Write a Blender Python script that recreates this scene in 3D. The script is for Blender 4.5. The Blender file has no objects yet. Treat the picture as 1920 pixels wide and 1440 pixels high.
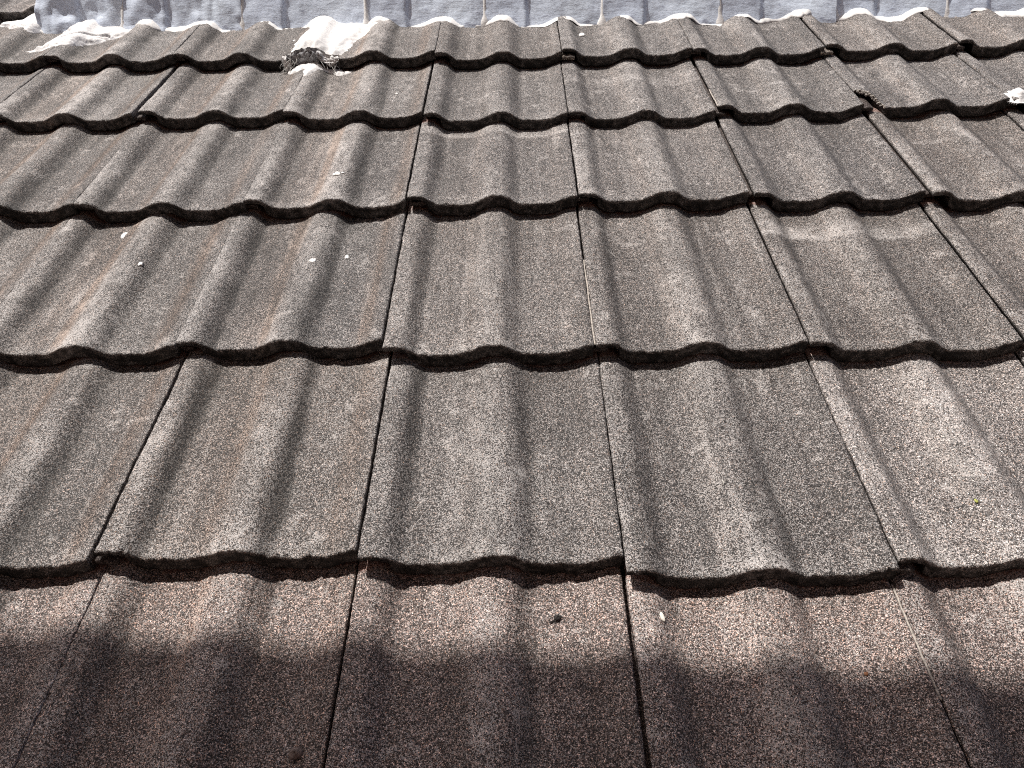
import bpy, bmesh, math, random
import numpy as np
from mathutils import Matrix, Vector, Euler

R = math.radians
sc = bpy.context.scene
COL = sc.collection

# ------------------------------------------------------------------ frame of the roof
# roof frame: x to the right, y up the slope, z out of the roof; it is pitched 25 degrees in the world
PITCH = R(25.0)
ROOF = Matrix.Translation((0, 0, 3.2)) @ Matrix.Rotation(PITCH, 4, 'X')

# ------------------------------------------------------------------ camera
cam_d = bpy.data.cameras.new('camera')
cam = bpy.data.objects.new('camera', cam_d)
COL.objects.link(cam)
cam_d.sensor_fit = 'HORIZONTAL'
cam_d.sensor_width = 36.0
cam_d.lens = 1341.62 / 1920 * 36.0
cam_d.clip_start = 0.02
cam_d.clip_end = 500
cam.matrix_world = ROOF @ (Matrix.Translation((0.17854, -0.38011, 0.74558)) @
                           Euler((0.720340, 0.0125995, -0.0050858), 'XYZ').to_matrix().to_4x4())
sc.camera = cam

# ------------------------------------------------------------------ sky, sun, exposure
SUN_ROOF = Vector((-0.46, 0.62, 1.0)).normalized()
SUN = (ROOF.to_3x3() @ SUN_ROOF).normalized()
world = bpy.data.worlds.new("World")
sc.world = world
world.use_nodes = True
wn = world.node_tree.nodes
sky = wn.new('ShaderNodeTexSky')
sky.sky_type = 'NISHITA'
sky.sun_disc = False
sky.dust_density = 5.0
sky.ozone_density = 0.4
sky.sun_elevation = math.asin(SUN.z)
sky.sun_rotation = math.atan2(SUN.x, SUN.y)
world.node_tree.links.new(sky.outputs['Color'], wn['Background'].inputs['Color'])
wn['Background'].inputs['Strength'].default_value = 0.095

sun_d = bpy.data.lights.new('sun', 'SUN')
sun_d.energy = 4.6
sun_d.angle = R(0.53)
sun_d.color = (1.0, 0.955, 0.90)
sun = bpy.data.objects.new('sun', sun_d)
COL.objects.link(sun)
sun.rotation_euler = (-SUN).to_track_quat('-Z', 'Y').to_euler()
sun.location = (0, 0, 8)

sc.view_settings.view_transform = 'Standard'
sc.view_settings.look = 'None'
sc.view_settings.gamma = 1.0
sc.view_settings.use_curve_mapping = False
sc.view_settings.exposure = 0.14
sc.cycles.filter_width = 1.1
sc.cycles.use_denoising = False      # the denoiser smears the fine grit of the tiles
sc.cycles.use_adaptive_sampling = False
sc.cycles.max_bounces = 5
sc.cycles.sample_clamp_indirect = 4.0

# ------------------------------------------------------------------ numeric noise
_rng = np.random.RandomState(7)
_TAB = _rng.rand(256, 256)


def vn(x, y, seed=0):
    """smooth 2-D lattice noise, 0..1"""
    x = np.asarray(x, float) + seed * 37.31
    y = np.asarray(y, float) + seed * 91.73
    xi = np.floor(x).astype(int); yi = np.floor(y).astype(int)
    fx = x - xi; fy = y - yi
    fx = fx * fx * (3 - 2 * fx); fy = fy * fy * (3 - 2 * fy)
    a = _TAB[xi & 255, yi & 255]; b = _TAB[(xi + 1) & 255, yi & 255]
    c = _TAB[xi & 255, (yi + 1) & 255]; d = _TAB[(xi + 1) & 255, (yi + 1) & 255]
    return (a * (1 - fx) + b * fx) * (1 - fy) + (c * (1 - fx) + d * fx) * fy


def sstep(a, b, x):
    t = np.clip((np.asarray(x, float) - a) / (b - a), 0, 1)
    return t * t * (3 - 2 * t)


def gauss(x, m, s):
    return np.exp(-0.5 * ((x - m) / s) ** 2)


# ------------------------------------------------------------------ materials
def new_mat(name):
    m = bpy.data.materials.new(name)
    m.use_nodes = True
    nt = m.node_tree
    b = nt.nodes['Principled BSDF']
    return m, nt, b


class NB:
    """tiny node builder"""
    def __init__(s, nt): s.nt = nt
    def n(s, t, **kw):
        o = s.nt.nodes.new(t)
        for k, v in kw.items(): setattr(o, k, v)
        return o
    def l(s, a, b): s.nt.links.new(a, b)
    def val(s, sock, v):
        if hasattr(v, 'is_output'): s.l(v, sock)
        else: sock.default_value = v
    def math(s, op, a, b=0.0, c=None, clamp=False):
        o = s.n('ShaderNodeMath', operation=op, use_clamp=clamp)
        s.val(o.inputs[0], a); s.val(o.inputs[1], b)
        if c is not None: s.val(o.inputs[2], c)
        return o.outputs[0]
    def mix(s, f, a, b, mode='MIX'):
        o = s.n('ShaderNodeMix', data_type='RGBA', blend_type=mode)
        s.val(o.inputs[0], f); s.val(o.inputs[6], a); s.val(o.inputs[7], b)
        return o.outputs[2]
    def ramp(s, f, stops, interp='LINEAR'):
        o = s.n('ShaderNodeValToRGB')
        r = o.color_ramp; r.interpolation = interp
        while len(r.elements) < len(stops): r.elements.new(0.5)
        for e, (p, c) in zip(r.elements, stops):
            e.position = p; e.color = c if len(c) == 4 else (*c, 1)
        s.l(f, o.inputs[0])
        return o.outputs[0]
    def noise(s, vec, scale, detail=2.0, rough=0.5):
        o = s.n('ShaderNodeTexNoise'); s.l(vec, o.inputs['Vector'])
        o.inputs['Scale'].default_value = scale; o.inputs['Detail'].default_value = detail
        o.inputs['Roughness'].default_value = rough
        return o.outputs[0]
    def voro(s, vec, scale):
        o = s.n('ShaderNodeTexVoronoi'); s.l(vec, o.inputs['Vector'])
        o.inputs['Scale'].default_value = scale
        return o
    def vadd(s, a, b):
        o = s.n('ShaderNodeVectorMath', operation='ADD'); s.l(a, o.inputs[0]); s.l(b, o.inputs[1])
        return o.outputs[0]
    def bump(s, h, strength, dist, normal=None):
        o = s.n('ShaderNodeBump'); o.inputs['Strength'].default_value = strength
        o.inputs['Distance'].default_value = dist
        s.l(h, o.inputs['Height'])
        if normal: s.l(normal, o.inputs['Normal'])
        return o.outputs[0]


def g3(v): return (v, v, v, 1)


def tile_material():
    m, nt, b = new_mat('granular_concrete')
    k = NB(nt)
    tc = k.n('ShaderNodeTexCoord'); oi = k.n('ShaderNodeObjectInfo')
    off = k.n('ShaderNodeVectorMath', operation='SCALE')
    cmb = k.n('ShaderNodeCombineXYZ')
    k.l(oi.outputs['Random'], cmb.inputs[0]); k.l(oi.outputs['Random'], cmb.inputs[1])
    k.l(cmb.outputs[0], off.inputs[0]); off.inputs['Scale'].default_value = 13.7
    P = k.vadd(tc.outputs['Object'], off.outputs[0])
    fine = k.voro(P, 1050.0)
    sep = k.n('ShaderNodeSeparateColor'); k.l(fine.outputs['Color'], sep.inputs[0])
    gran = k.ramp(sep.outputs[0], [(0.0, g3(0.012)), (0.34, g3(0.034)), (0.60, g3(0.095)),
                                   (0.78, g3(0.20)), (0.91, g3(0.37)), (1.0, g3(0.55))])
    mid = k.voro(P, 560.0)
    ms = k.n('ShaderNodeSeparateColor'); k.l(mid.outputs['Color'], ms.inputs[0])
    gm = k.ramp(ms.outputs[0], [(0.0, g3(0.56)), (0.45, g3(0.88)), (0.8, g3(1.2)), (1.0, g3(1.7))])
    gran = k.mix(1.0, gran, gm, 'MULTIPLY')
    # coarser clumps of sand
    c1 = k.noise(P, 300.0, 3.0, 0.7)
    cl = k.ramp(c1, [(0.30, g3(0.62)), (0.5, g3(1.0)), (0.72, g3(1.45))])
    col = k.mix(1.0, gran, cl, 'MULTIPLY')
    # warm and cool grains
    tint = k.ramp(sep.outputs[1], [(0.0, (1.10, 0.96, 0.86, 1)), (0.5, (1.0, 0.965, 0.93, 1)), (0.93, (0.96, 0.985, 1.0, 1)), (1.0, (1.35, 0.95, 0.70, 1))])
    col = k.mix(1.0, col, tint, 'MULTIPLY')
    # slow patches
    p1 = k.noise(P, 16.0, 4.0, 0.6)
    pr = k.ramp(p1, [(0.3, g3(0.84)), (0.5, g3(1.0)), (0.72, g3(1.16))])
    col = k.mix(1.0, col, pr, 'MULTIPLY')
    col = k.mix(1.0, col, oi.outputs['Color'], 'MULTIPLY')
    at = k.n('ShaderNodeAttribute', attribute_name='weathering')
    ws = k.n('ShaderNodeSeparateColor'); k.l(at.outputs['Color'], ws.inputs[0])
    rust, wear, dirt = ws.outputs[0], ws.outputs[1], ws.outputs[2]
    # lichen bloom: more grains turn pale
    gw = k.math('GREATER_THAN', k.math('ADD', sep.outputs[2], k.math('MULTIPLY', wear, 0.62)), 0.93)
    col = k.mix(k.math('MULTIPLY', gw, 0.55), col, (0.62, 0.59, 0.57, 1))
    wg = k.n('ShaderNodeCombineColor')
    wv = k.math('ADD', 1.0, k.math('MULTIPLY', wear, 0.35))
    for q in range(3): k.l(wv, wg.inputs[q])
    col = k.mix(1.0, col, wg.outputs[0], 'MULTIPLY')
    # dark algae
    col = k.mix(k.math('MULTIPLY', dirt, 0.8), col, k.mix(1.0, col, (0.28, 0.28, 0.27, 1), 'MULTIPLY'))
    # brown run-off
    rb = k.mix(1.0, col, (0.98, 0.85, 0.76, 1), 'MULTIPLY')
    col = k.mix(rust, col, rb)
    # unweathered red concrete in the lap
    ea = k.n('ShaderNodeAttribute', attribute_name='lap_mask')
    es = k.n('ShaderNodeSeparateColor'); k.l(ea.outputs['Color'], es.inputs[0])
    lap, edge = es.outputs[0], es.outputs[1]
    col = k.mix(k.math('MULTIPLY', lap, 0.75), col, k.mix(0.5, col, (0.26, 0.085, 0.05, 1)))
    col = k.mix(edge, col, k.mix(1.0, col, (0.075, 0.066, 0.06, 1), 'MULTIPLY'))  # tail faces: algae plus the shade of the lip put into the colour
    k.l(col, b.inputs['Base Color'])
    b.inputs['Roughness'].default_value = 0.70
    b.inputs['Specular IOR Level'].default_value = 0.42
    h = k.math('ADD', k.math('MULTIPLY', sep.outputs[0], 0.6), k.math('MULTIPLY', c1, 1.1))
    nrm = k.bump(h, 0.9, 0.0012)
    k.l(nrm, b.inputs['Normal'])
    return m


def paint_material(name, base, dark, blot_lo, bump=0.0025, spots=0.62):
    m, nt, b = new_mat(name)
    k = NB(nt)
    tc = k.n('ShaderNodeTexCoord')
    mp = k.n('ShaderNodeMapping'); mp.inputs['Scale'].default_value = (1.0, 2.2, 2.6)
    k.l(tc.outputs['Object'], mp.inputs[0])
    P = tc.outputs['Object']
    n1 = k.noise(mp.outputs[0], 22.0, 6.0, 0.68)
    n2 = k.noise(P, 7.0, 3.0, 0.55)
    n3 = k.noise(P, 160.0, 3.0, 0.6)
    n4 = k.noise(mp.outputs[0], 55.0, 5.0, 0.7)
    base_v = k.ramp(n2, [(0.3, tuple(c * 0.86 for c in base)), (0.7, tuple(min(1, c * 1.06) for c in base))])
    col = k.mix(k.ramp(n1, [(blot_lo, g3(0)), (blot_lo + 0.05, g3(0.75)), (1.0, g3(0.9))]), base_v, dark)
    col = k.mix(k.ramp(n4, [(spots, g3(0)), (spots + 0.08, g3(0.55))]), col, tuple(c * 0.6 for c in dark[:3]) + (1,))
    fl = k.ramp(n3, [(0.35, g3(0.90)), (0.6, g3(1.03))])
    col = k.mix(1.0, col, fl, 'MULTIPLY')
    k.l(col, b.inputs['Base Color'])
    b.inputs['Roughness'].default_value = 0.62
    b.inputs['Specular IOR Level'].default_value = 0.3
    h = k.math('ADD', k.math('MULTIPLY', n1, 1.0), k.math('MULTIPLY', n3, 0.25))
    k.l(k.bump(h, 0.7, bump), b.inputs['Normal'])
    return m


def plain_material(name, col, rough=0.8, scale=60.0, var=0.25, bump=0.001):
    m, nt, b = new_mat(name)
    k = NB(nt)
    tc = k.n('ShaderNodeTexCoord')
    n = k.noise(tc.outputs['Object'], scale, 4.0, 0.6)
    c = k.ramp(n, [(0.3, tuple(x * (1 - var) for x in col)), (0.7, tuple(min(1, x * (1 + var)) for x in col))])
    k.l(c, b.inputs['Base Color'])
    b.inputs['Roughness'].default_value = rough
    k.l(k.bump(n, 0.5, bump), b.inputs['Normal'])
    return m


M_TILE = tile_material()
M_CAP = paint_material('blue_grey_paint', (0.73, 0.82, 1.0), (0.42, 0.46, 0.58, 1), 0.60)
M_MORTAR = paint_material('white_painted_mortar', (0.82, 0.81, 0.80), (0.62, 0.61, 0.62, 1), 0.68, 0.002, 0.72)
M_OLDMORTAR = paint_material('flaking_painted_mortar', (0.80, 0.79, 0.79), (0.36, 0.36, 0.40, 1), 0.60, 0.004, 0.60)
M_SPLASH = plain_material('white_paint_splash', (0.80, 0.79, 0.77), 0.6, 300, 0.1, 0.0005)
M_GREY = plain_material('broken_mortar_core', (0.30, 0.30, 0.31), 0.9, 140, 0.6, 0.003)
M_FIBRE = plain_material('pale_fibre', (0.55, 0.54, 0.52), 0.7, 80, 0.2)
M_DARK = plain_material('dark_debris', (0.025, 0.02, 0.018), 0.8, 400, 0.4)
M_HUSK = plain_material('pale_husk', (0.70, 0.67, 0.60), 0.6, 300, 0.15)
M_BROWN = plain_material('brown_leaf_bit', (0.26, 0.11, 0.05), 0.7, 300, 0.3)
M_GREEN = plain_material('yellow_green_bit', (0.40, 0.42, 0.10), 0.7, 300, 0.2)
M_CHIP = plain_material('broken_concrete', (0.38, 0.35, 0.32), 0.9, 420, 0.75, 0.002)
M_WOOD = plain_material('dark_roof_boarding', (0.05, 0.04, 0.035), 0.9, 20, 0.3)
M_WALL = plain_material('beige_house_render', (0.66, 0.47, 0.38), 0.9, 8, 0.15)
M_EAVE = plain_material('brown_eave_boards', (0.10, 0.065, 0.05), 0.7, 14, 0.25)
M_GROUND = plain_material('ground_soil', (0.16, 0.14, 0.11), 0.95, 3, 0.3)


# ------------------------------------------------------------------ object helpers
def tag(o, label=None, cat=None, group=None, kind=None):
    if label: o['label'] = label
    if cat: o['category'] = cat
    if group: o['group'] = group
    if kind: o['kind'] = kind
    return o


def link(name, me, mat, parent=None, mw=None):
    o = bpy.data.objects.new(name, me)
    COL.objects.link(o)
    if mat is not None and len(me.materials) == 0: me.materials.append(mat)
    if parent is not None: o.parent = parent
    if mw is not None: o.matrix_world = mw
    return o


def grid_mesh(name, X, Y, Z, smooth=True, flip=False):
    """a mesh from 2-D arrays of points [i, j]"""
    a, b = X.shape
    co = np.stack([X, Y, Z], -1).reshape(-1, 3)
    i, j = np.meshgrid(np.arange(a - 1), np.arange(b - 1), indexing='ij')
    q = np.stack([i * b + j, (i + 1) * b + j, (i + 1) * b + j + 1, i * b + j + 1], -1).reshape(-1, 4)
    if flip: q = q[:, ::-1]
    return raw_mesh(name, co, q, smooth)


def raw_mesh(name, co, quads, smooth=True):
    me = bpy.data.meshes.new(name)
    nq = len(quads)
    me.vertices.add(len(co)); me.vertices.foreach_set('co', np.asarray(co, np.float32).ravel())
    me.loops.add(nq * 4); me.loops.foreach_set('vertex_index', np.asarray(quads, np.int32).ravel())
    me.polygons.add(nq)
    me.polygons.foreach_set('loop_start', np.arange(nq, dtype=np.int32) * 4)
    me.polygons.foreach_set('loop_total', np.full(nq, 4, np.int32))
    me.polygons.foreach_set('use_smooth', np.full(nq, smooth, bool))
    me.update(calc_edges=True)
    me.validate()
    return me


def set_attr(me, name, rgba):
    a = me.attributes.new(name, 'FLOAT_COLOR', 'POINT')
    a.data.foreach_set('color', np.asarray(rgba, np.float32).ravel())


def blob_mesh(name, rx, ry, rz, seed, rough=0.25, seg=14):
    """a small irregular lump"""
    th = np.linspace(0, 2 * np.pi, seg + 1); ph = np.linspace(0.02, np.pi - 0.02, seg // 2 + 2)
    T, Pn = np.meshgrid(th, ph, indexing='ij')
    nz = vn(np.cos(T) * 1.7 + 5, np.sin(T) * 1.7 + Pn * 1.6, seed) - 0.5
    r = 1 + rough * 2 * nz
    return grid_mesh(name, rx * r * np.sin(Pn) * np.cos(T), ry * r * np.sin(Pn) * np.sin(T), rz * r * np.cos(Pn), flip=True)


def tube_mesh(name, pts, r0, r1, sides=6):
    pts = np.asarray(pts, float); n = len(pts)
    tan = np.gradient(pts, axis=0); tan /= np.linalg.norm(tan, axis=1)[:, None] + 1e-9
    ref = np.array([0.31, 0.17, 0.93])
    a = np.cross(tan, ref); a /= np.linalg.norm(a, axis=1)[:, None] + 1e-9
    b = np.cross(tan, a)
    th = np.linspace(0, 2 * np.pi, sides + 1)
    r = np.linspace(r0, r1, n)
    r[-1] = r1 * 0.05; r[0] = r0 * 0.05
    V = pts[:, None, :] + r[:, None, None] * (a[:, None, :] * np.cos(th)[None, :, None] + b[:, None, :] * np.sin(th)[None, :, None])
    return grid_mesh(name, V[..., 0], V[..., 1], V[..., 2])


# ------------------------------------------------------------------ the concrete tile
TILT_RISE = 0.0255             # every tile lies this much flatter than the roof: its tail rests on the tile below
PITCH_X = 0.3                  # cover width
TH_FULL = 0.0225
PROF = np.array([(0, 16.2), (8, 17.5), (20, 17.0), (54, 0.9), (80, 0), (100, 0.9), (152, 17.4), (163, 17.2), (201, 0.9), (226, 0), (244, 0.9), (300, 16.0)])
LIFT = 0.0035


def prof(u):
    u = np.asarray(u, float) * 1000
    i = np.clip(np.searchsorted(PROF[:, 0], u, side='right') - 1, 0, len(PROF) - 2)
    a = PROF[i]; b = PROF[i + 1]
    t = np.clip((u - a[..., 0]) / (b[..., 0] - a[..., 0]), 0, 1)
    t = 0.5 - 0.5 * np.cos(np.pi * t)
    return (a[..., 1] + (b[..., 1] - a[..., 1]) * t) / 1000


COURSE = {'Z': 1.574, 'A': 1.27763, 'B': 1.00852, 'C': 0.69044, 'D': 0.33247, 'E': 0.0, 'F': -0.320}
ORDER = 'FEDCBAZ'
GAUGE = {c: (COURSE[ORDER[i + 1]] - COURSE[c] if i + 1 < len(ORDER) else 0.30) for i, c in enumerate(ORDER)}
TILT = {c: TILT_RISE / GAUGE[c] for c in ORDER}


def surf(c, x, s):
    """height of the top of a course of tiles over the roof plane"""
    return LIFT + prof(np.mod(np.asarray(x, float), PITCH_X)) - TILT[c] * (np.asarray(s, float) - COURSE[c])


def tile_mesh(seed, step, gauge, gap, lapline, tight, chip=None, rust=0.5, wear=0.5, dirt=0.5, bloom=None):
    rng = np.random.RandomState(seed)
    W = PITCH_X - gap
    L = min(gauge + 0.075, 0.46)
    us = np.concatenate([[0.0, 0.0, 0.0015], np.arange(0.004, 0.0315, step), [0.0322, 0.0338],
                         np.arange(0.036, W - 0.003, step), [W - 0.0015, W, W]])
    thick = np.where(us < 0.033, 0.0085, TH_FULL)
    coll = np.zeros(len(us)); coll[[0, -1]] = 1.0
    r = 0.0028
    vt = np.arange(L, r, -step)
    arc = np.linspace(0, np.pi / 2, 4)
    fr = np.linspace(r, 1.0, max(5, int((TH_FULL - r) / (step * 0.8))))[1:]
    v = np.concatenate([vt, r - r * np.sin(arc), np.zeros(len(fr)), [0.003, 0.02, L * 0.5, L]])
    # depth below the top: absolute near the arc, relative further down the face
    dn_abs = np.concatenate([np.zeros(len(vt)), r - r * np.cos(arc), np.zeros(len(fr)), np.zeros(4)])
    frac = np.concatenate([np.zeros(len(vt) + 4), (fr - r) / (1 - r), np.ones(4)])
    nt_, nf = len(vt), len(fr)
    kind = np.concatenate([np.zeros(nt_), np.full(4, 0.5), np.ones(nf), np.full(4, 2.0)])
    U, V = np.meshgrid(us, v, indexing='ij')
    K = np.broadcast_to(kind, U.shape)
    TH = thick[:, None]
    D = np.where(frac[None, :] > 0, r + (TH - r) * frac[None, :], dn_abs[None, :])
    # the mid-thickness collapse closes both sides
    D = np.where(coll[:, None] > 0, np.where(K >= 0.5, np.clip(D, TH * 0.48, TH * 0.52), TH * 0.5), D)
    # sides are rounded a little
    D = np.where(np.abs(U) < 1e-6, np.clip(D, 0.0003 if tight[0] else 0.0016, TH - 0.0008), D)
    D = np.where(np.abs(U - W) < 1e-6, np.clip(D, 0.0003 if tight[1] else 0.0016, TH - 0.0008), D)
    H = prof(U)
    N = H - D
    # irregular tail line, with a broken corner when asked for
    e = 0.0016 * (vn(us * 60, us * 0, seed) - 0.5) + 0.0012 * (vn(us * 260, us * 0, seed + 3) - 0.5)
    if chip:
        for (c0, c1, depth) in chip:
            w = np.clip(1 - np.clip((us - c0) / (c1 - c0), 0, 1) ** 1.7, 0, 1)
            e = e + w * depth + 0.006 * (vn(us * 170, us * 0, seed + 9) - 0.5) * (w > 0)
    V = V + e[:, None] * np.clip(1 - V / 0.14, 0, 1)
    e0 = e
    for q in range(rng.randint(0, 3)):
        u0 = rng.rand() * W; wd = 0.002 + 0.004 * rng.rand()
        e = e + (0.0008 + 0.0025 * rng.rand()) * np.exp(-((us - u0) / wd) ** 4)
    V = V + (e - e0)[:, None] * np.clip(1 - V / 0.03, 0, 1)
    # grit and slow unevenness
    j1 = rng.rand(*U.shape) - 0.5
    j2 = vn(U * 240, V * 240, seed + 1) - 0.5
    j3 = vn(U * 45, V * 45, seed + 2) - 0.5
    j4 = vn(U * 9, V * 9, seed + 4) - 0.5
    rough = np.where(K < 2, 1.0, 0.0)
    top = np.where(K < 1, 1.0, 0.0)
    N = N + rough * (0.00055 * j1 + 0.0006 * j2) + 0.0012 * j3 + 0.0022 * j4
    jf = rng.rand(*U.shape) - 0.5
    arcpos = U * 300 + 3; dpos = D * 300
    front = np.where((K > 0.3) & (K < 2), 1.0, 0.0)
    V = V - front * (0.0012 * jf + 0.0022 * (vn(arcpos, dpos, seed + 6) - 0.5) + 0.0014 * (vn(U * 110, D * 110, seed + 7) - 0.5))
    U2 = U + np.where((us[:, None] < 0.002), (0.2 if tight[0] else 1.0) * (-0.0009 * (vn(V * 160, V * 0, seed + 8)) - 0.0012 * vn(V * 30, V * 0, seed + 11)), 0)
    U2 = U2 + np.where((us[:, None] > W - 0.002), 0.0012 * (vn(V * 120, V * 0, seed + 12) - 0.5), 0)
    me = grid_mesh('roof_tile', U2, V, N, flip=False)
    # weathering masks: brown run-off, pale lichen bloom, dark algae
    ru = (gauss(U, 0.118, 0.007) + 0.8 * gauss(U, 0.266, 0.009) + 0.35 * gauss(U, 0.085, 0.03))
    ru = np.clip(ru * (0.35 + 1.0 * vn(U * 140, V * 7, seed + 20)) * rust * 1.3, 0, 1) * sstep(0.0, 0.05, V + 0.02)
    we = 0.50 * gauss(U, 0.140, 0.026) + 0.50 * gauss(U, 0.004, 0.020) + 0.26
    we = we * (0.15 + 1.35 * vn(U * 22, V * 9, seed + 21)) * (0.5 + vn(U * 90, V * 60, seed + 22)) * wear
    we = we + 0.30 * sstep(0.6, 0.9, vn(U * 85, V * 5.5, seed + 31)) * vn(U * 160, V * 60, seed + 32)
    we = we + 0.45 * sstep(0.74, 0.86, vn(U * 34, V * 34, seed + 33)) * sstep(0.4, 0.7, vn(U * 150, V * 150, seed + 34))
    we = we + 0.22 * gauss(V, 0.008, 0.010) * wear
    if bloom:
        for (v0, amp) in bloom:
            line = v0 - 0.010 * (H / 0.023) + 0.006 * (vn(U * 30, U * 0, seed + 23) - 0.5)
            we = we + amp * (0.8 * gauss(V, line, 0.0035) + 0.7 * sstep(0, 0.004, V - line) * (1 - sstep(0.02, 0.05, V - line))) * (0.4 + vn(U * 28, V * 40, seed + 24))
    we = np.clip(we, 0, 1)
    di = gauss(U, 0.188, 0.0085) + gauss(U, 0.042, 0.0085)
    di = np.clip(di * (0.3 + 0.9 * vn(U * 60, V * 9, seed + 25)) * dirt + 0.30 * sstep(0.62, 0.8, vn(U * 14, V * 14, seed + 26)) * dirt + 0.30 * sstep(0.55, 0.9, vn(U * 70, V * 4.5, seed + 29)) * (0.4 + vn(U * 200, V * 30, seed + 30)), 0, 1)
    la = sstep(lapline - 0.003, lapline + 0.004, V + 0.010 * (vn(U * 70, V * 70, seed + 27) - 0.5)) * top
    ed = np.where((K >= 0.5), np.clip((D - 0.0012) / 0.0035, 0, 1), 0.0) * (0.45 + 0.75 * vn(U * 130, D * 160, seed + 28))  # darkening of the tail face, partly painted shade
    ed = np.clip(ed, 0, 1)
    one = np.ones(U.shape)
    set_attr(me, 'weathering', np.stack([ru, we, di, one], -1))
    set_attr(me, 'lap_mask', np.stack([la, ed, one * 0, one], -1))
    me.materials.append(M_TILE)
    return me, L


def lock_mesh(seed, L, stick):
    """the tongue on the right side that runs under the next tile"""
    us = np.array([0.2905, 0.2905, 0.291, 0.298, 0.3005, 0.304, 0.3075, 0.3125, 0.316, 0.3195, 0.320, 0.320])
    dep = np.array([6, 3.2, 2.2, 2.0, 3.4, 3.4, 2.0, 2.0, 3.4, 3.4, 4.4, 6]) / 1000.0
    v = np.concatenate([[0.006], np.linspace(0, 0.03, 8), np.arange(0.04, L - 0.05, 0.012), [L - 0.05]])
    U, V = np.meshgrid(us, v, indexing='ij')
    base = 0.0070
    top = base - dep[:, None] + 0.0006 * (vn(U * 300, V * 200, seed) - 0.5)
    Vt = V + stick + 0.003 * (vn(U * 200, V * 0, seed + 1) - 0.5)
    bot = np.full_like(top, base - 0.0095)
    # top sheet, then front, then bottom, wrapped as one loop along v
    V2 = np.concatenate([Vt[:, ::-1][:, :-1], Vt[:, 1:2], Vt[:, 1:]], 1)
    Z2 = np.concatenate([top[:, ::-1][:, :-1], bot[:, 1:2], bot[:, 1:]], 1)
    Z2[[0, -1], :] = base - 0.006
    U2 = np.repeat(us[:, None], V2.shape[1], 1)
    me = grid_mesh('side_lock', U2, V2, Z2)
    one = np.ones(U2.shape)
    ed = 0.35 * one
    set_attr(me, 'weathering', np.stack([one * 0.2, one * 0.1, one * 0.3, one], -1))
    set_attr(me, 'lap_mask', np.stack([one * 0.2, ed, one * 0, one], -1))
    me.materials.append(M_TILE)
    return me


# measured places of tails (offsets from the even grid, metres)
OFFS = {('A', 0): (0.0014, -0.0119), ('A', 1): (-0.0065, -0.0053), ('A', 2): (-0.0068, -0.0099), ('A', 3): (0.0007, 0.0017), ('A', 4): (0.0103, 0.014),
        ('B', -2): (0.0072, 0.0067), ('B', 0): (-0.0018, -0.0190), ('B', 1): (-0.0071, -0.0189), ('B', 2): (-0.0003, -0.0039), ('B', 3): (-0.0024, 0.0079), ('B', 4): (0.0034, 0.0048),
        ('C', 0): (-0.0085, 0.0046), ('C', 1): (-0.0061, 0.0080), ('C', 2): (0.0018, 0.003), ('C', 3): (0.0122, -0.0012),
        ('D', -1): (-0.0100, 0.0123), ('D', 0): (-0.0097, -0.0049), ('D', 1): (-0.0062, -0.0028), ('D', 2): (-0.0027, -0.0049),
        ('E', -1): (0.0, 0.0107), ('E', 0): (-0.0004, 0.0006), ('E', 1): (-0.0010, -0.0189), ('E', 2): (0.0, -0.0083)}
SPAN = {'Z': (-6, -4), 'A': (-6, 5), 'B': (-5, 4), 'C': (-4, 4), 'D': (-3, 3), 'E': (-3, 4), 'F': (-3, 3)}
SEEN = {'Z': (-5, -4), 'A': (-4, 4), 'B': (-4, 4), 'C': (-3, 3), 'D': (-3, 3), 'E': (-2, 2), 'F': (-2, 2)}
GAPS = {('B', -1): 0.0065, ('C', -1): 0.0060, ('A', 0): 0.003, ('E', -2): 0.0058, ('E', -1): 0.0045, ('F', -1): 0.005, ('F', 0): 0.0045, ('B', -3): 0.005,
        ('B', -2): 0.0008, ('C', -2): 0.0008, ('C', -3): 0.0008, ('D', -2): 0.0014, ('D', -3): 0.0008, ('F', -2): 0.0010,
        ('A', -5): 0.0008, ('A', -4): 0.0008, ('A', -3): 0.0008, ('A', -2): 0.0008, ('A', -1): 0.0012}
STEP = {'Z': 0.0034, 'A': 0.0030, 'B': 0.0028, 'C': 0.0025, 'D': 0.0022, 'E': 0.0020, 'F': 0.0020}
TONE = {('E', 2): 1.72, ('E', 1): 0.92, ('E', 0): 0.94, ('E', -1): 1.0, ('E', -2): 0.98, ('F', 0): 1.38, ('F', 1): 1.38, ('F', -1): 1.25, ('F', 2): 1.15, ('F', -2): 1.2,
        ('D', 0): 1.10, ('D', 1): 0.97, ('D', 2): 0.95, ('C', 0): 1.08, ('B', 1): 1.16, ('A', 4): 1.25, ('A', 3): 1.1, ('B', 3): 1.12, ('B', 4): 1.1,
        ('C', 3): 1.08, ('D', -1): 0.90, ('D', -2): 0.88, ('C', -1): 0.98, ('C', -2): 0.88, ('C', -3): 0.86}
BLOOM = {('C', 0): [(0.262, 0.65)], ('D', 2): [(0.285, 0.75)], ('C', 3): [], ('B', 1): [(0.17, 0.35)]}
CHIP = {('B', 3): [(0.0, 0.052, 0.056)]}
ROWNAME = {'Z': 'row behind the ridge end', 'A': 'top row under the ridge', 'B': 'second row below the ridge', 'C': 'third row below the ridge',
           'D': 'fourth row below the ridge', 'E': 'fifth row below the ridge', 'F': 'bottom row half in shade'}
ORD = ['leftmost', 'second from left', 'third from left', 'fourth from left', 'fifth from left', 'sixth from left', 'seventh from left', 'eighth from left', 'ninth from left']
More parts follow.
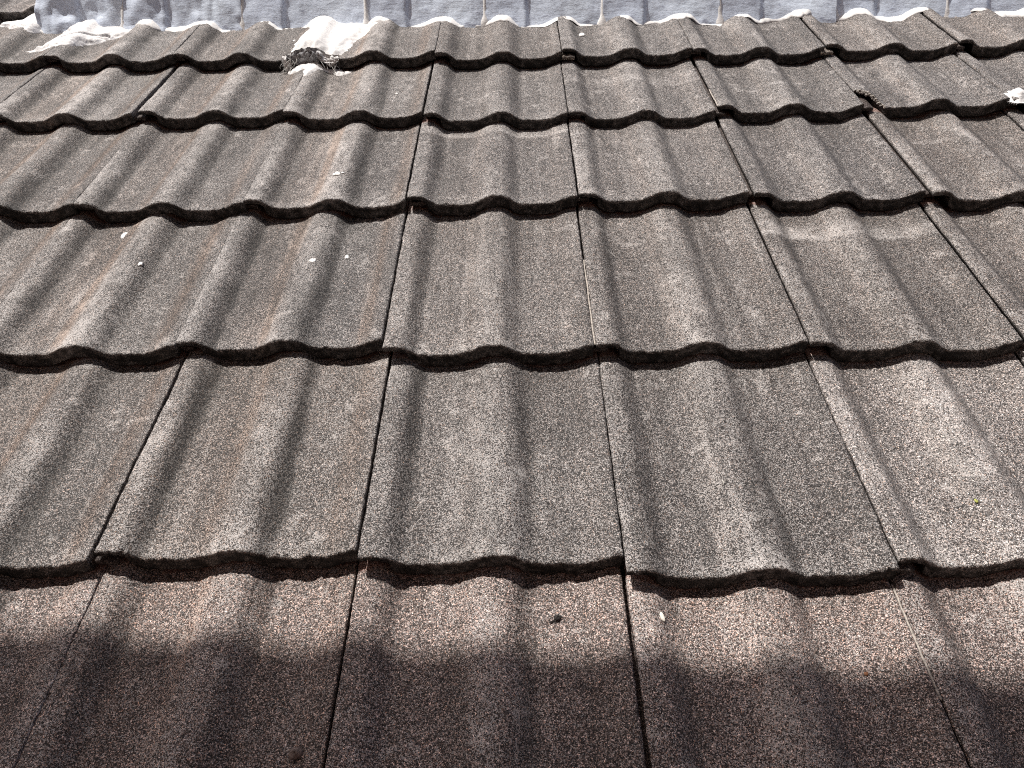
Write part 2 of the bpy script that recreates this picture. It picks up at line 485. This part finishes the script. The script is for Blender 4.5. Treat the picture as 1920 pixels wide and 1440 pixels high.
SPECIAL = {('B', 3): 'weathered grey roof tile with broken lower left corner, second row below the ridge',
           ('E', 2): 'palest grey roof tile, large, rightmost in the fifth row',
           ('E', 1): 'large brown-grey roof tile slipped a little lower than its fifth row neighbours',
           ('D', 2): 'grey roof tile with a milky white bloom across its upper part, fourth row',
           ('C', 0): 'roof tile with a curved white bloom line near its top, third row',
           ('C', -1): 'roof tile with one bright white paint fleck on its roll, third row',
           ('D', -1): 'brown-streaked roof tile with two white flecks on its roll, fourth row',
           ('D', -2): 'dark rust-streaked roof tile with two pale flecks at far left, fourth row',
           ('F', 0): 'half shaded roof tile with a dark insect-like crumb on it, bottom row',
           ('F', 1): 'half shaded roof tile with a small white husk on it, bottom row',
           ('A', 1): 'top row roof tile with small white paint fleck, right of the long straight seam',
           ('A', -1): 'top row roof tile covered by the white mortar lump',
           ('A', -4): 'top row roof tile at far left smeared with cracked white mortar',
           ('B', 1): 'second row roof tile with scratchy pale bloom marks in its middle'}
_measured = set(OFFS)
TILES = {}
_r = random.Random(11)
for _c in ORDER:
    for _j in range(SPAN[_c][0], SPAN[_c][1] + 2):
        OFFS.setdefault((_c, _j), (_r.uniform(-0.004, 0.004), _r.uniform(-0.006, 0.006)))

# rows whose side joints are closed: those neighbours sit at exactly one cover width
for (_c, _j), _g in sorted(GAPS.items()):
    if _g < 0.0016:
        if (_c, _j + 1) in _measured and (_c, _j) not in _measured:
            OFFS[(_c, _j)] = (OFFS[(_c, _j + 1)][0], OFFS[(_c, _j)][1])
        elif (_c, _j + 1) not in _measured:
            OFFS[(_c, _j + 1)] = (OFFS[(_c, _j)][0], OFFS[(_c, _j + 1)][1])


def build_tiles():
    rnd = random.Random(11)
    for c in ORDER:
        gi = ORDER.index(c)
        gauge = GAUGE[c]
        a, b = SPAN[c]
        for j in range(a, b + 1):
            seed = gi * 40 + j + 20
            dx, ds = OFFS[(c, j)]
            nx = OFFS[(c, j + 1)][0]
            gap = GAPS.get((c, j), 0.0030 + rnd.random() * 0.0012) + max(-0.002, dx - nx)
            gap = max(0.0008, gap) if GAPS.get((c, j), 1) > 0.0016 else 0.0004 + max(0.0, dx - nx)
            left = j < 0
            up = ORDER[gi + 1] if gi < 6 else None
            lapline = gauge - ds + (OFFS.get((up, j), (0, 0.006))[1])
            me, L = tile_mesh(seed, STEP[c], gauge, gap, lapline, (GAPS.get((c, j - 1), 1) < 0.0016, GAPS.get((c, j), 1) < 0.0016), CHIP.get((c, j)),
                              rust=(0.95 if j < 0 else 0.15) * rnd.uniform(0.7, 1.2) * (0.6 if c in 'EF' else 1),
                              wear=(0.80 if j < 0 else 0.55) * rnd.uniform(0.6, 1.15) * (1.4 if (c, j) == ('E', 2) else 1),
                              dirt=(0.85 if j < 0 else 0.45) * rnd.uniform(0.8, 1.1), bloom=BLOOM.get((c, j)))
            zr = R(rnd.uniform(-0.15, 0.15)) * (0.2 if GAPS.get((c, j), 1) < 0.0016 or GAPS.get((c, j - 1), 1) < 0.0016 else 1)
            M = ROOF @ Matrix.Translation((PITCH_X * j + dx, COURSE[c] + ds, LIFT + 0.0009 * rnd.uniform(-1, 1))) @ \
                Matrix.Rotation(zr, 4, 'Z') @ Matrix.Rotation(-TILT[c] + R(rnd.uniform(-0.12, 0.12)), 4, 'X') @ Matrix.Rotation(R(rnd.uniform(-0.12, 0.12)), 4, 'Y')
            t = link('roof_tile', me, None, None, M)
            tone = TONE.get((c, j), rnd.uniform(0.92, 1.08))
            warm = {'F': (1.17, 0.94, 0.87), 'E': (0.91, 0.83, 0.80), 'A': (0.92, 0.872, 0.862), 'B': (0.91, 0.862, 0.85)}.get(c, (0.875, 0.818, 0.806))  # rows A and B lightened: backlit sheen put into their tint
            w = rnd.uniform(-0.02, 0.02)
            t.color = (tone * (warm[0] + w), tone * warm[1], tone * (warm[2] - w), 1)
            lo, hi = SEEN[c]
            if (c, j) in SPECIAL: lab = SPECIAL[(c, j)]
            elif lo <= j <= hi:
                wd = 'rust streaked' if j < 0 else 'plain'
                lab = '%s grey-brown concrete roof tile, %s in the %s' % (wd, ORD[j - lo], ROWNAME[c])
            else:
                side = 'left' if j < lo else 'right'
                lab = 'grey-brown roof tile past the %s end of the %s' % (side, ROWNAME[c])
            tag(t, lab, 'roof tile', 'interlocking concrete roof tiles', 'thing')
            stick = -0.004 if (c, j) in (('A', 0), ('A', 2)) else rnd.uniform(0.003, 0.010)
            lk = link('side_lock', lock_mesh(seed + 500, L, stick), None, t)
            if (c, j) in (('A', 0), ('A', 2)): lk.color = (2.4, 2.3, 2.1, 1)
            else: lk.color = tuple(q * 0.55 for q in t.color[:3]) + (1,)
            TILES[(c, j)] = t


build_tiles()


def tile_local(c, j, x, s, lift=0.0):
    t = TILES[(c, j)]
    p = ROOF @ Vector((x, s, float(surf(c, x, s)) + lift))
    q = t.matrix_world.inverted() @ p
    q.z = float(prof(min(max(q.x, 0.0), 0.2999))) + lift
    return q


def on_roof(c, x, s, lift=0.0):
    return ROOF @ Vector((x, s, float(surf(c, x, s)) + lift))


# white paint flecks stuck on tiles
def splat_mesh(rx, ry, seed):
    """a thin irregular dab: solid, 0.6 mm thick, with a ragged outline"""
    th = np.linspace(0, 2 * np.pi, 33); rr = np.array([0.001, 0.5, 0.85, 1.0, 0.9, 0.001])
    z = np.array([0.0013, 0.0012, 0.0009, 0.0002, -0.002, -0.002])
    T, K = np.meshgrid(th, np.arange(6), indexing='ij')
    rad = 0.55 + 0.9 * vn(np.cos(T) * 1.9 + 7, np.sin(T) * 1.9 + 3, seed)
    return grid_mesh('paint_fleck', rx * rad * rr[K], ry * rad * rr[K], z[K] * 1.0, flip=False) if False else \
        grid_mesh('paint_fleck', rx * rad * rr[K] * np.cos(T), ry * rad * rr[K] * np.sin(T), z[K], flip=False)


for q, (c, j, x, s, rx, ry) in enumerate([('C', -1, -0.1467, 0.7815, 0.0075, 0.0070), ('D', -1, -0.1496, 0.539, 0.0045, 0.0065), ('D', -1, -0.1016, 0.5704, 0.0040, 0.0055),
                                          ('D', -2, -0.435, 0.5425, 0.0038, 0.005), ('D', -2, -0.506, 0.6474, 0.0045, 0.011), ('A', 1, 0.3485, 1.4122, 0.007, 0.012),
                                          ('C', -1, -0.137, 0.785, 0.003, 0.003), ('B', -1, -0.075, 1.13, 0.003, 0.004), ('A', -2, -0.352, 1.400, 0.003, 0.005)]):
    o = link('paint_fleck', splat_mesh(rx, ry, 40 + q), M_SPLASH, TILES[(c, j)])
    o.location = tile_local(c, j, x, s, 0.0008)

# the raw concrete left where the corner of one tile broke off
t = TILES[('B', 3)]
bm = bmesh.new()
for k in range(48):
    uu = random.Random(k).uniform(0.004, 0.050); f = random.Random(k + 77).random()
    bmesh.ops.create_icosphere(bm, subdivisions=1, radius=0.0012 + 0.0022 * random.Random(k + 9).random(),
                               matrix=Matrix.Translation((uu, 0.056 * (1 - (uu / 0.052) ** 1.7) - 0.001 - 0.003 * f, float(prof(uu)) - 0.001 - 0.006 * f)))
me = bpy.data.meshes.new('broken_edge'); bm.to_mesh(me); bm.free()
link('broken_edge', me, M_CHIP, t)

# pale mortar strips along a few joints, the sunlit tile edge painted in
M_LIT_EDGE = plain_material('sunlit_edge_mortar', (0.42, 0.38, 0.34), 0.9, 260, 0.5, 0.002)
for (c, j, v0, v1) in [('D', 1, 0.0, 0.21), ('F', 2, 0.17, 0.30), ('B', 2, 0.0, 0.09)]:
    q = np.linspace(v0, v1, 60)
    wob = vn(q * 90, q * 0, 55 + j)
    pts = np.stack([-0.0030 + 0.0012 * (wob - 0.5), q, float(prof(0.0)) - 0.0020 + 0.0012 * (vn(q * 140, q * 0, 58 + j) - 0.5)], -1)
    link('lit_edge_strip', tube_mesh('lit_edge_strip', pts, 0.0015, 0.0012, 7), M_LIT_EDGE, TILES[(c, j)])

# ------------------------------------------------------------------ painted ridge
def foot_s(x):
    return 1.486 + 0.010 * (vn(x * 9, x * 0, 3) - 0.5) + 0.014 * sstep(0.95, 1.25, x)


JOINTS = [-1.02, -0.800, -0.5005, -0.1892, 0.1122, 0.4066, 0.6993, 0.9917, 1.2747, 1.57]
CAP_LAB = {-0.5005: 'blue-grey painted ridge cap left of the white mortar lump, darkly blotched',
           -0.1892: 'blue-grey painted ridge cap just right of the white mortar lump',
           -1.02: 'short rough violet-grey ridge cap at the broken left end of the ridge',
           -0.800: 'violet-grey ridge cap above the cracked white mortar smear, dark stain on its right'}


def cap_mesh(x0, x1, seed):
    W = x1 - x0
    xs = np.concatenate([[0, 0, 0.001], np.arange(0.004, W - 0.004, 0.004), [W - 0.002, W - 0.001, W - 0.001]])
    # outline in the world's vertical sense is close to the roof normal leaned back: front face, round top, back face
    ang = np.linspace(0, np.pi, 26)
    rad = 0.105
    py = np.concatenate([np.full(14, 0.0), rad - rad * np.cos(ang), np.full(6, 2 * rad)])
    pz = np.concatenate([np.linspace(-0.05, 0.075, 14, endpoint=False), 0.075 + rad * np.sin(ang), np.linspace(0.07, -0.06, 6)])
    X, Y = np.meshgrid(xs, py, indexing='ij'); Z = np.broadcast_to(pz, X.shape).copy()
    cx, cz = rad, 0.03
    ny = Y - cx; nz = np.maximum(Z - cz, 0) * 1.0
    ln = np.sqrt(ny ** 2 + nz ** 2) + 1e-6
    ny /= ln; nz /= ln
    collar = 1 - sstep(0.098, 0.112, X + 0.006 * (vn(Z * 25, Z * 0, seed) - 0.5))
    bul = 0.0042 * collar - 0.004 * np.cos((X - 0.1) / (W - 0.1) * np.pi) * (1 - collar)
    bul = bul + 0.006 * (vn((X + x0) * 14, Z * 16, seed + 1) - 0.5) + 0.0025 * (vn((X + x0) * 50, Z * 60, seed + 2) - 0.5) + 0.0010 * (vn((X + x0) * 190, Z * 220, seed + 5) - 0.5)
    if x0 < -0.6: bul = bul + 0.010 * (vn((X + x0) * 24, Z * 30, seed + 3) - 0.5) + 0.008 * np.abs(vn((X + x0) * 36, Z * 36, seed + 4) - 0.5)
    end = np.zeros(len(xs)); end[[0, -1]] = 1
    bul = np.where(end[:, None] > 0, -0.03, bul)
    return grid_mesh('ridge_cap', X, Y + ny * bul, Z + nz * bul, flip=True)


CAP_BASE = ROOF @ Matrix.Translation((0, 1.496, 0))
for q in range(len(JOINTS) - 1):
    x0, x1 = JOINTS[q], JOINTS[q + 1]
    s_off = 0.010 * float(vn(x0 * 9, 0, 3)) + (0.013 if x0 > 0.95 else 0) - 0.005
    lean = Matrix.Rotation(R(-42.0), 4, 'X')
    cap = link('ridge_cap', cap_mesh(x0, x1, 60 + q), M_CAP, None, ROOF @ Matrix.Translation((x0, 1.496 + s_off, -0.005)) @ lean)
    names = {3: 'centre left', 4: 'centre'}
    lab = CAP_LAB.get(x0, 'blue-grey painted ridge cap, %s counting from the left end of the ridge' % ['', '', '', '', 'fifth', 'sixth', 'seventh', 'eighth', 'last'][q])
    tag(cap, lab, 'ridge cap', 'painted ridge caps along the top')
    if q > 0:
        # lumpy pointing over the joint
        zz = np.linspace(-0.02, 0.14, 40); th = np.linspace(0, np.pi, 9)
        Zg, Tg = np.meshgrid(zz, th, indexing='ij')
        wid = 0.0042 + 0.0035 * vn(Zg * 60, Zg * 0, 80 + q) + 0.010 * gauss(Zg, -0.012, 0.012)
        prot = 0.007 + 0.003 * vn(Zg * 40, Zg * 0, 90 + q)
        cx = 0.004 * (vn(Zg * 18, Zg * 0, 99 + q) - 0.5)
        me = grid_mesh('joint_pointing', cx - wid * np.cos(Tg), 0.002 - prot * np.sin(Tg) + 0.11 * np.maximum(Zg - 0.08, 0) ** 1.0 * 0.5, Zg, flip=True)
        link('joint_pointing', me, M_MORTAR, cap)


def bedding_mesh(xa, xb):
    xs = np.arange(xa, xb, 0.0035)
    fs = foot_s(xs)
    n0 = surf('A', xs, fs)
    ts = np.linspace(0, 1, 12)
    X, T = np.meshgrid(xs, ts, indexing='ij')
    w = 0.001 + 0.018 * vn(xs * 30, xs * 0, 71) * (0.5 + vn(xs * 110, xs * 0, 72)) + 0.010 * (1 - n0 / 0.02).clip(0, 1) * vn(xs * 6, xs * 0, 75)
    hgt = 0.0005 + 0.0085 * sstep(0.25, 0.85, vn(xs * 15, xs * 0, 73))
    ang = T * np.pi / 2
    S_ = fs[:, None] + 0.024 - (w[:, None] + 0.016) * np.cos(ang)
    n_s = surf('A', X, S_)
    N = n_s - 0.0015 + (hgt[:, None] + 0.0015) * np.sin(ang) + 0.0012 * (vn(X * 200, T * 7, 74) - 0.5) * np.sin(ang)
    return grid_mesh('mortar_bedding', X, S_, N)


bed = link('mortar_bedding', bedding_mesh(-1.02, 1.575), M_MORTAR, None, ROOF)
tag(bed, 'white painted scalloped mortar fillet along the foot of the ridge caps', 'mortar')


def in_poly(X, Y, poly):
    """signed distance-like: positive inside"""
    d = np.full(X.shape, 1e9); ins = np.zeros(X.shape, bool)
    n = len(poly)
    for i in range(n):
        x1, y1 = poly[i]; x2, y2 = poly[(i + 1) % n]
        ex, ey = x2 - x1, y2 - y1
        t = np.clip(((X - x1) * ex + (Y - y1) * ey) / (ex * ex + ey * ey), 0, 1)
        d = np.minimum(d, np.hypot(X - x1 - t * ex, Y - y1 - t * ey))
        c = ((y1 > Y) != (y2 > Y)) & (X < (x2 - x1) * (Y - y1) / (y2 - y1 + 1e-12) + x1)
        ins ^= c
    return np.where(ins, d, -d)


def patch(name, poly, course, thick, soft, seed, mat, label=None, cat=None, parent=None, step=0.003, ragged=0.010, cracks=(), fill=0.0, smax=None):
    """a solid smear of mortar that hugs the tiles: its skirt dives under their surface"""
    px = [p[0] for p in poly]; py = [p[1] for p in poly]
    xs = np.arange(min(px) - 0.02, max(px) + 0.02, step); ys = np.arange(min(py) - 0.02, (smax or max(py)) + 0.02, step)
    X, Y = np.meshgrid(xs, ys, indexing='ij')
    d = in_poly(X, Y, poly) + ragged * 2 * (vn(X * 70, Y * 45, seed) - 0.5) + ragged * 0.8 * (vn(X * 220, Y * 180, seed + 1) - 0.5)
    hgt = thick * sstep(0, soft, d) * (0.7 + 0.6 * vn(X * 20, Y * 14, seed + 2)) + 0.0007 * (vn(X * 110, Y * 110, seed + 3) - 0.5)
    for pts in cracks:
        for i in range(len(pts) - 1):
            (x1, y1), (x2, y2) = pts[i], pts[i + 1]
            ex, ey = x2 - x1, y2 - y1
            t = np.clip(((X - x1) * ex + (Y - y1) * ey) / (ex * ex + ey * ey), 0, 1)
            dd = np.hypot(X - x1 - t * ex, Y - y1 - t * ey) + 0.002 * (vn(X * 120, Y * 120, seed + 5) - 0.5)
            hgt = hgt - thick * 1.1 * np.exp(-(dd / 0.0022) ** 2)
    base = surf(course, X, Y)
    if fill:
        sm = 0.010 + fill * 0.006 - TILT[course] * (Y - COURSE[course])
        base = base + np.maximum(sm - base, 0) * sstep(0, soft * 2, d) * fill
    N = base + np.where(d > 0, np.maximum(hgt, -0.004) + 0.0006, np.clip(d * 0.6, -0.005, 0))
    # close below with a flat underside
    Zb = surf(course, X, Y) - 0.007
    a, b = X.shape
    co = np.concatenate([np.stack([X, Y, N], -1).reshape(-1, 3), np.stack([X, Y, np.minimum(Zb, N - 0.001)], -1).reshape(-1, 3)])
    keep = d > -0.012
    i, j = np.meshgrid(np.arange(a - 1), np.arange(b - 1), indexing='ij')
    kq = (keep[:-1, :-1] | keep[1:, :-1] | keep[1:, 1:] | keep[:-1, 1:]).ravel()
    q = np.stack([i * b + j, (i + 1) * b + j, (i + 1) * b + j + 1, i * b + j + 1], -1).reshape(-1, 4)[kq]
    quads = np.concatenate([q, q[:, ::-1] + a * b])
    me = raw_mesh(name, co, quads)
    bm = bmesh.new(); bm.from_mesh(me)
    bmesh.ops.delete(bm, geom=[v_ for v_ in bm.verts if not v_.link_faces], context='VERTS')
    bm.to_mesh(me); bm.free()
    if parent is None:
        o = link(name, me, mat, None, ROOF)
        tag(o, label, cat)
    else:
        o = link(name, me, mat, parent); o.matrix_world = ROOF
    return o


smear = patch('mortar_smear', [(-0.985, 1.352), (-0.93, 1.42), (-0.962, 1.50), (-0.90, 1.53), (-0.80, 1.53), (-0.775, 1.46), (-0.835, 1.405), (-0.885, 1.345)], 'A', 0.007, 0.022, 301,
              M_OLDMORTAR, 'cracked white mortar smear with ragged edges over the tile at far left', 'mortar',
              cracks=[[(-0.93, 1.36), (-0.90, 1.40), (-0.86, 1.425), (-0.82, 1.44)], [(-0.95, 1.475), (-0.92, 1.46), (-0.905, 1.43)]], fill=0.4)
smear2 = patch('mortar_smear', [(-1.16, 1.545), (-1.10, 1.515), (-1.03, 1.46), (-0.99, 1.50), (-1.0, 1.56), (-1.10, 1.60)], 'A', 0.007, 0.02, 311, M_OLDMORTAR,
               'small white mortar remnant in the top left corner beside the ridge end', 'mortar')
lump = patch('mortar_lump', [(-0.345, 1.500), (-0.22, 1.52), (-0.150, 1.475), (-0.195, 1.40), (-0.215, 1.295), (-0.245, 1.283), (-0.275, 1.300), (-0.305, 1.298), (-0.338, 1.283), (-0.345, 1.36), (-0.325, 1.46)],
             'A', 0.011, 0.030, 321, M_MORTAR, 'bright white mortar lump with a fibrous broken lower end over a top row tile', 'mortar', ragged=0.006, fill=0.3)
# its broken lower end: grey core hanging over the tile's tail, white rags left and right, loose fibres
def curtain(name, x0, x1, drop0, drop1, seed, mat, bulge):
    """a torn sheet of mortar hanging over the tile's tail: front, folded round to a back, one closed piece"""
    xs = np.linspace(x0, x1, 44); n = 22
    t = np.concatenate([np.linspace(0, 1, n), np.linspace(1, 0, n)])
    back = np.concatenate([np.zeros(n), np.ones(n)])
    X, T = np.meshgrid(xs, t, indexing='ij')
    B = np.broadcast_to(back, X.shape)
    f = (X - x0) / (x1 - x0)
    drop = (drop0 + (drop1 - drop0) * f) * (0.55 + 0.9 * vn(X * 130, X * 0, seed)) * np.clip(np.sin(np.pi * np.clip(f, 0.02, 0.98)) * 1.8, 0.15, 1)
    zt = surf('A', X, 1.278) + 0.006
    Y = 1.281 - bulge * np.sin(np.clip(T * 1.4, 0, 1) * np.pi / 2) - 0.007 * (vn(X * 150, T * 6, seed + 1) - 0.3) - 0.004 * (vn(X * 400, T * 18, seed + 2) - 0.5)
    Y = np.where(B > 0, 1.286, Y)
    Z = zt - (drop + 0.006) * T + 0.003 * (vn(X * 200, T * 9, seed + 3) - 0.5)
    return link(name, grid_mesh(name, X + 0.002 * (vn(X * 90, T * 8, seed + 4) - 0.5), Y, Z), mat, lump)


curtain('broken_core', -0.342, -0.258, 0.022, 0.026, 401, M_GREY, 0.010)
curtain('hanging_rag', -0.352, -0.330, 0.026, 0.018, 411, M_MORTAR, 0.013)
curtain('hanging_rag', -0.270, -0.222, 0.012, 0.010, 421, M_MORTAR, 0.012)
for k in range(26):
    r_ = random.Random(k + 900)
    if k < 14:
        x = r_.uniform(-0.352, -0.318); dx_ = r_.uniform(-0.025, 0.004)
    else:
        x = r_.uniform(-0.275, -0.225); dx_ = r_.uniform(-0.010, 0.022)
    z0 = float(surf('A', x, 1.278)) - r_.uniform(0.0, 0.014)
    pts = []
    ln = r_.uniform(0.014, 0.040); wob = r_.uniform(-0.006, 0.006)
    for q in range(7):
        f = q / 6
        yy = 1.268 - 0.6 * ln * f + 0.002 * math.sin(f * 5 + k)
        zz = max(z0 - ln * 0.55 * f, float(surf('B', x + dx_ * f, yy)) + 0.001)
        pts.append((x + dx_ * f + wob * math.sin(f * 3.1), yy, zz))
    link('loose_fibre', tube_mesh('loose_fibre', pts, 0.0007, 0.0004), M_FIBRE, lump)

skirt = patch('mortar_drip', [(-0.338, 1.262), (-0.31, 1.275), (-0.27, 1.278), (-0.225, 1.276), (-0.200, 1.262), (-0.212, 1.243), (-0.240, 1.252), (-0.262, 1.236), (-0.285, 1.206), (-0.300, 1.240), (-0.325, 1.246)],
              'B', 0.0030, 0.010, 341, M_MORTAR, 'thin white mortar drip on the second row tile below the lump', 'mortar', ragged=0.007, step=0.0025)
rb = patch('mortar_dab', [(1.2080, 1.052), (1.235, 1.068), (1.29, 1.09), (1.30, 1.05), (1.25, 1.022), (1.21, 1.014), (1.202, 1.03)], 'B', 0.010, 0.012, 351, M_OLDMORTAR,
           'white mortar dab on the tile seam at the right edge of the second row', 'mortar', ragged=0.004)

# ------------------------------------------------------------------ small debris lying on the tiles
def rest(name, me, mat, c, x, s, rz, lift, label, cat):
    M = Matrix.Translation(on_roof(c, x, s, lift)) @ Matrix.Rotation(PITCH - TILT[c], 4, 'X') @ Matrix.Rotation(rz, 4, 'Z')
    return tag(link(name, me, mat, None, M), label, cat)


ins = rest('dead_insect', blob_mesh('dead_insect', 0.0042, 0.0032, 0.0028, 12, 0.35), M_DARK, 'F', 0.2205, -0.0546, 0.5, 0.0020,
           'small black dead insect lying on the sunlit part of a bottom row tile', 'insect')
for k, (dx, dy) in enumerate([(-0.006, -0.004), (0.004, 0.004), (0.0055, -0.003), (-0.003, 0.004)]):
    link('insect_leg', tube_mesh('insect_leg', [(0, 0, 0), (dx * 0.6, dy * 0.6, 0.0012), (dx * 1.3, dy * 1.2, -0.0016)], 0.0006, 0.0003), M_DARK, ins)
rest('dark_crumb', blob_mesh('dark_crumb', 0.0030, 0.0016, 0.0013, 15, 0.4), M_DARK, 'F', 0.2145, -0.0590, 0.4, 0.0010,
     'tiny black crumb lying beside the dead insect on a bottom row tile', 'debris')
rest('seed_husk', blob_mesh('seed_husk', 0.0024, 0.0058, 0.0016, 18, 0.15), M_HUSK, 'F', 0.3334, -0.0594, 0.25, 0.0014,
     'pale oval seed husk lying near the seam on a sunlit bottom row tile', 'husk')
rest('leaf_bit', blob_mesh('leaf_bit', 0.0026, 0.0022, 0.0010, 21, 0.3), M_BROWN, 'F', 0.5356, -0.1196, 0.3, 0.0009,
     'tiny rust brown leaf bit lying in the shade on a bottom row tile', 'debris')
rest('soil_clod', blob_mesh('soil_clod', 0.0065, 0.0055, 0.0035, 25, 0.35), plain_material('brown_clod', (0.20, 0.15, 0.13), 0.9, 400, 0.5), 'F', -0.037, -0.1927, 0.2, 0.0020,
     'small brownish clod lying in the shade at the bottom, left of the seam', 'debris')
rest('petal_bit', blob_mesh('petal_bit', 0.0022, 0.0026, 0.0009, 28, 0.3), M_GREEN, 'E', 0.7241, 0.0744, 0.1, 0.0008,
     'tiny yellow green petal bit lying on the palest tile at right', 'debris')
rest('dark_twig', tube_mesh('dark_twig', [(-0.002, -0.004, 0), (0, 0, 0.0008), (0.0015, 0.004, 0)], 0.0007, 0.0005), M_HUSK, 'E', 0.4293, 0.1049, 0.4, 0.0008,
     'tiny pale twig lying on the slipped brown-grey tile of the fifth row', 'debris')

# ------------------------------------------------------------------ what carries and shades the roof
def box_mesh(name, x0, x1, y0, y1, z0, z1):
    bm = bmesh.new()
    bmesh.ops.create_cube(bm, size=1, matrix=Matrix.Translation(((x0 + x1) / 2, (y0 + y1) / 2, (z0 + z1) / 2)) @ Matrix.Diagonal((x1 - x0, y1 - y0, z1 - z0, 1)))
    me = bpy.data.meshes.new(name); bm.to_mesh(me); bm.free()
    return me


deck = link('roof_deck', box_mesh('roof_deck', -2.2, 2.3, -0.75, 1.9, -0.12, -0.062), M_WOOD, None, ROOF)
tag(deck, kind='structure')
ground = link('ground', box_mesh('ground', -200, 200, -200, 200, -0.3, 0), M_GROUND)
tag(ground, kind='structure')

# the house the picture is taken from: its eave overhead throws the shade over the lowest row
house = bpy.data.objects.new('house_upper_storey', None); COL.objects.link(house)
house.matrix_world = Matrix.Translation((0, -1.6, 0))
tag(house, 'upper house storey behind the camera whose eave shades the bottom tiles', 'house')
LSH = 3.8
pL = ROOF @ Vector((-0.1908, -0.0741, -0.0142)) + SUN * LSH
pR = ROOF @ Vector((0.6776, -0.1253, -0.0119)) + SUN * LSH
dirx = (pR - pL); dirx.normalize()
ang = math.atan2(dirx.y, dirx.x)
eM = Matrix.Translation(pL) @ Matrix.Rotation(ang, 4, 'Z') @ Matrix.Rotation(math.asin(dirx.z) * -1, 4, 'Y')
me = box_mesh('eave', -4.0, 4.5, -1.9, 0.0, 0.0, 0.14)
e = link('eave', me, M_EAVE, house); e.matrix_world = eM
w = link('wall', box_mesh('wall', -4.5, 4.5, -0.25, 0.0, 0.0, pL.z + 0.02), M_WALL, house)
w.matrix_world = Matrix.Translation((0, -1.6, 0)) @ Matrix.Rotation(ang, 4, 'Z')
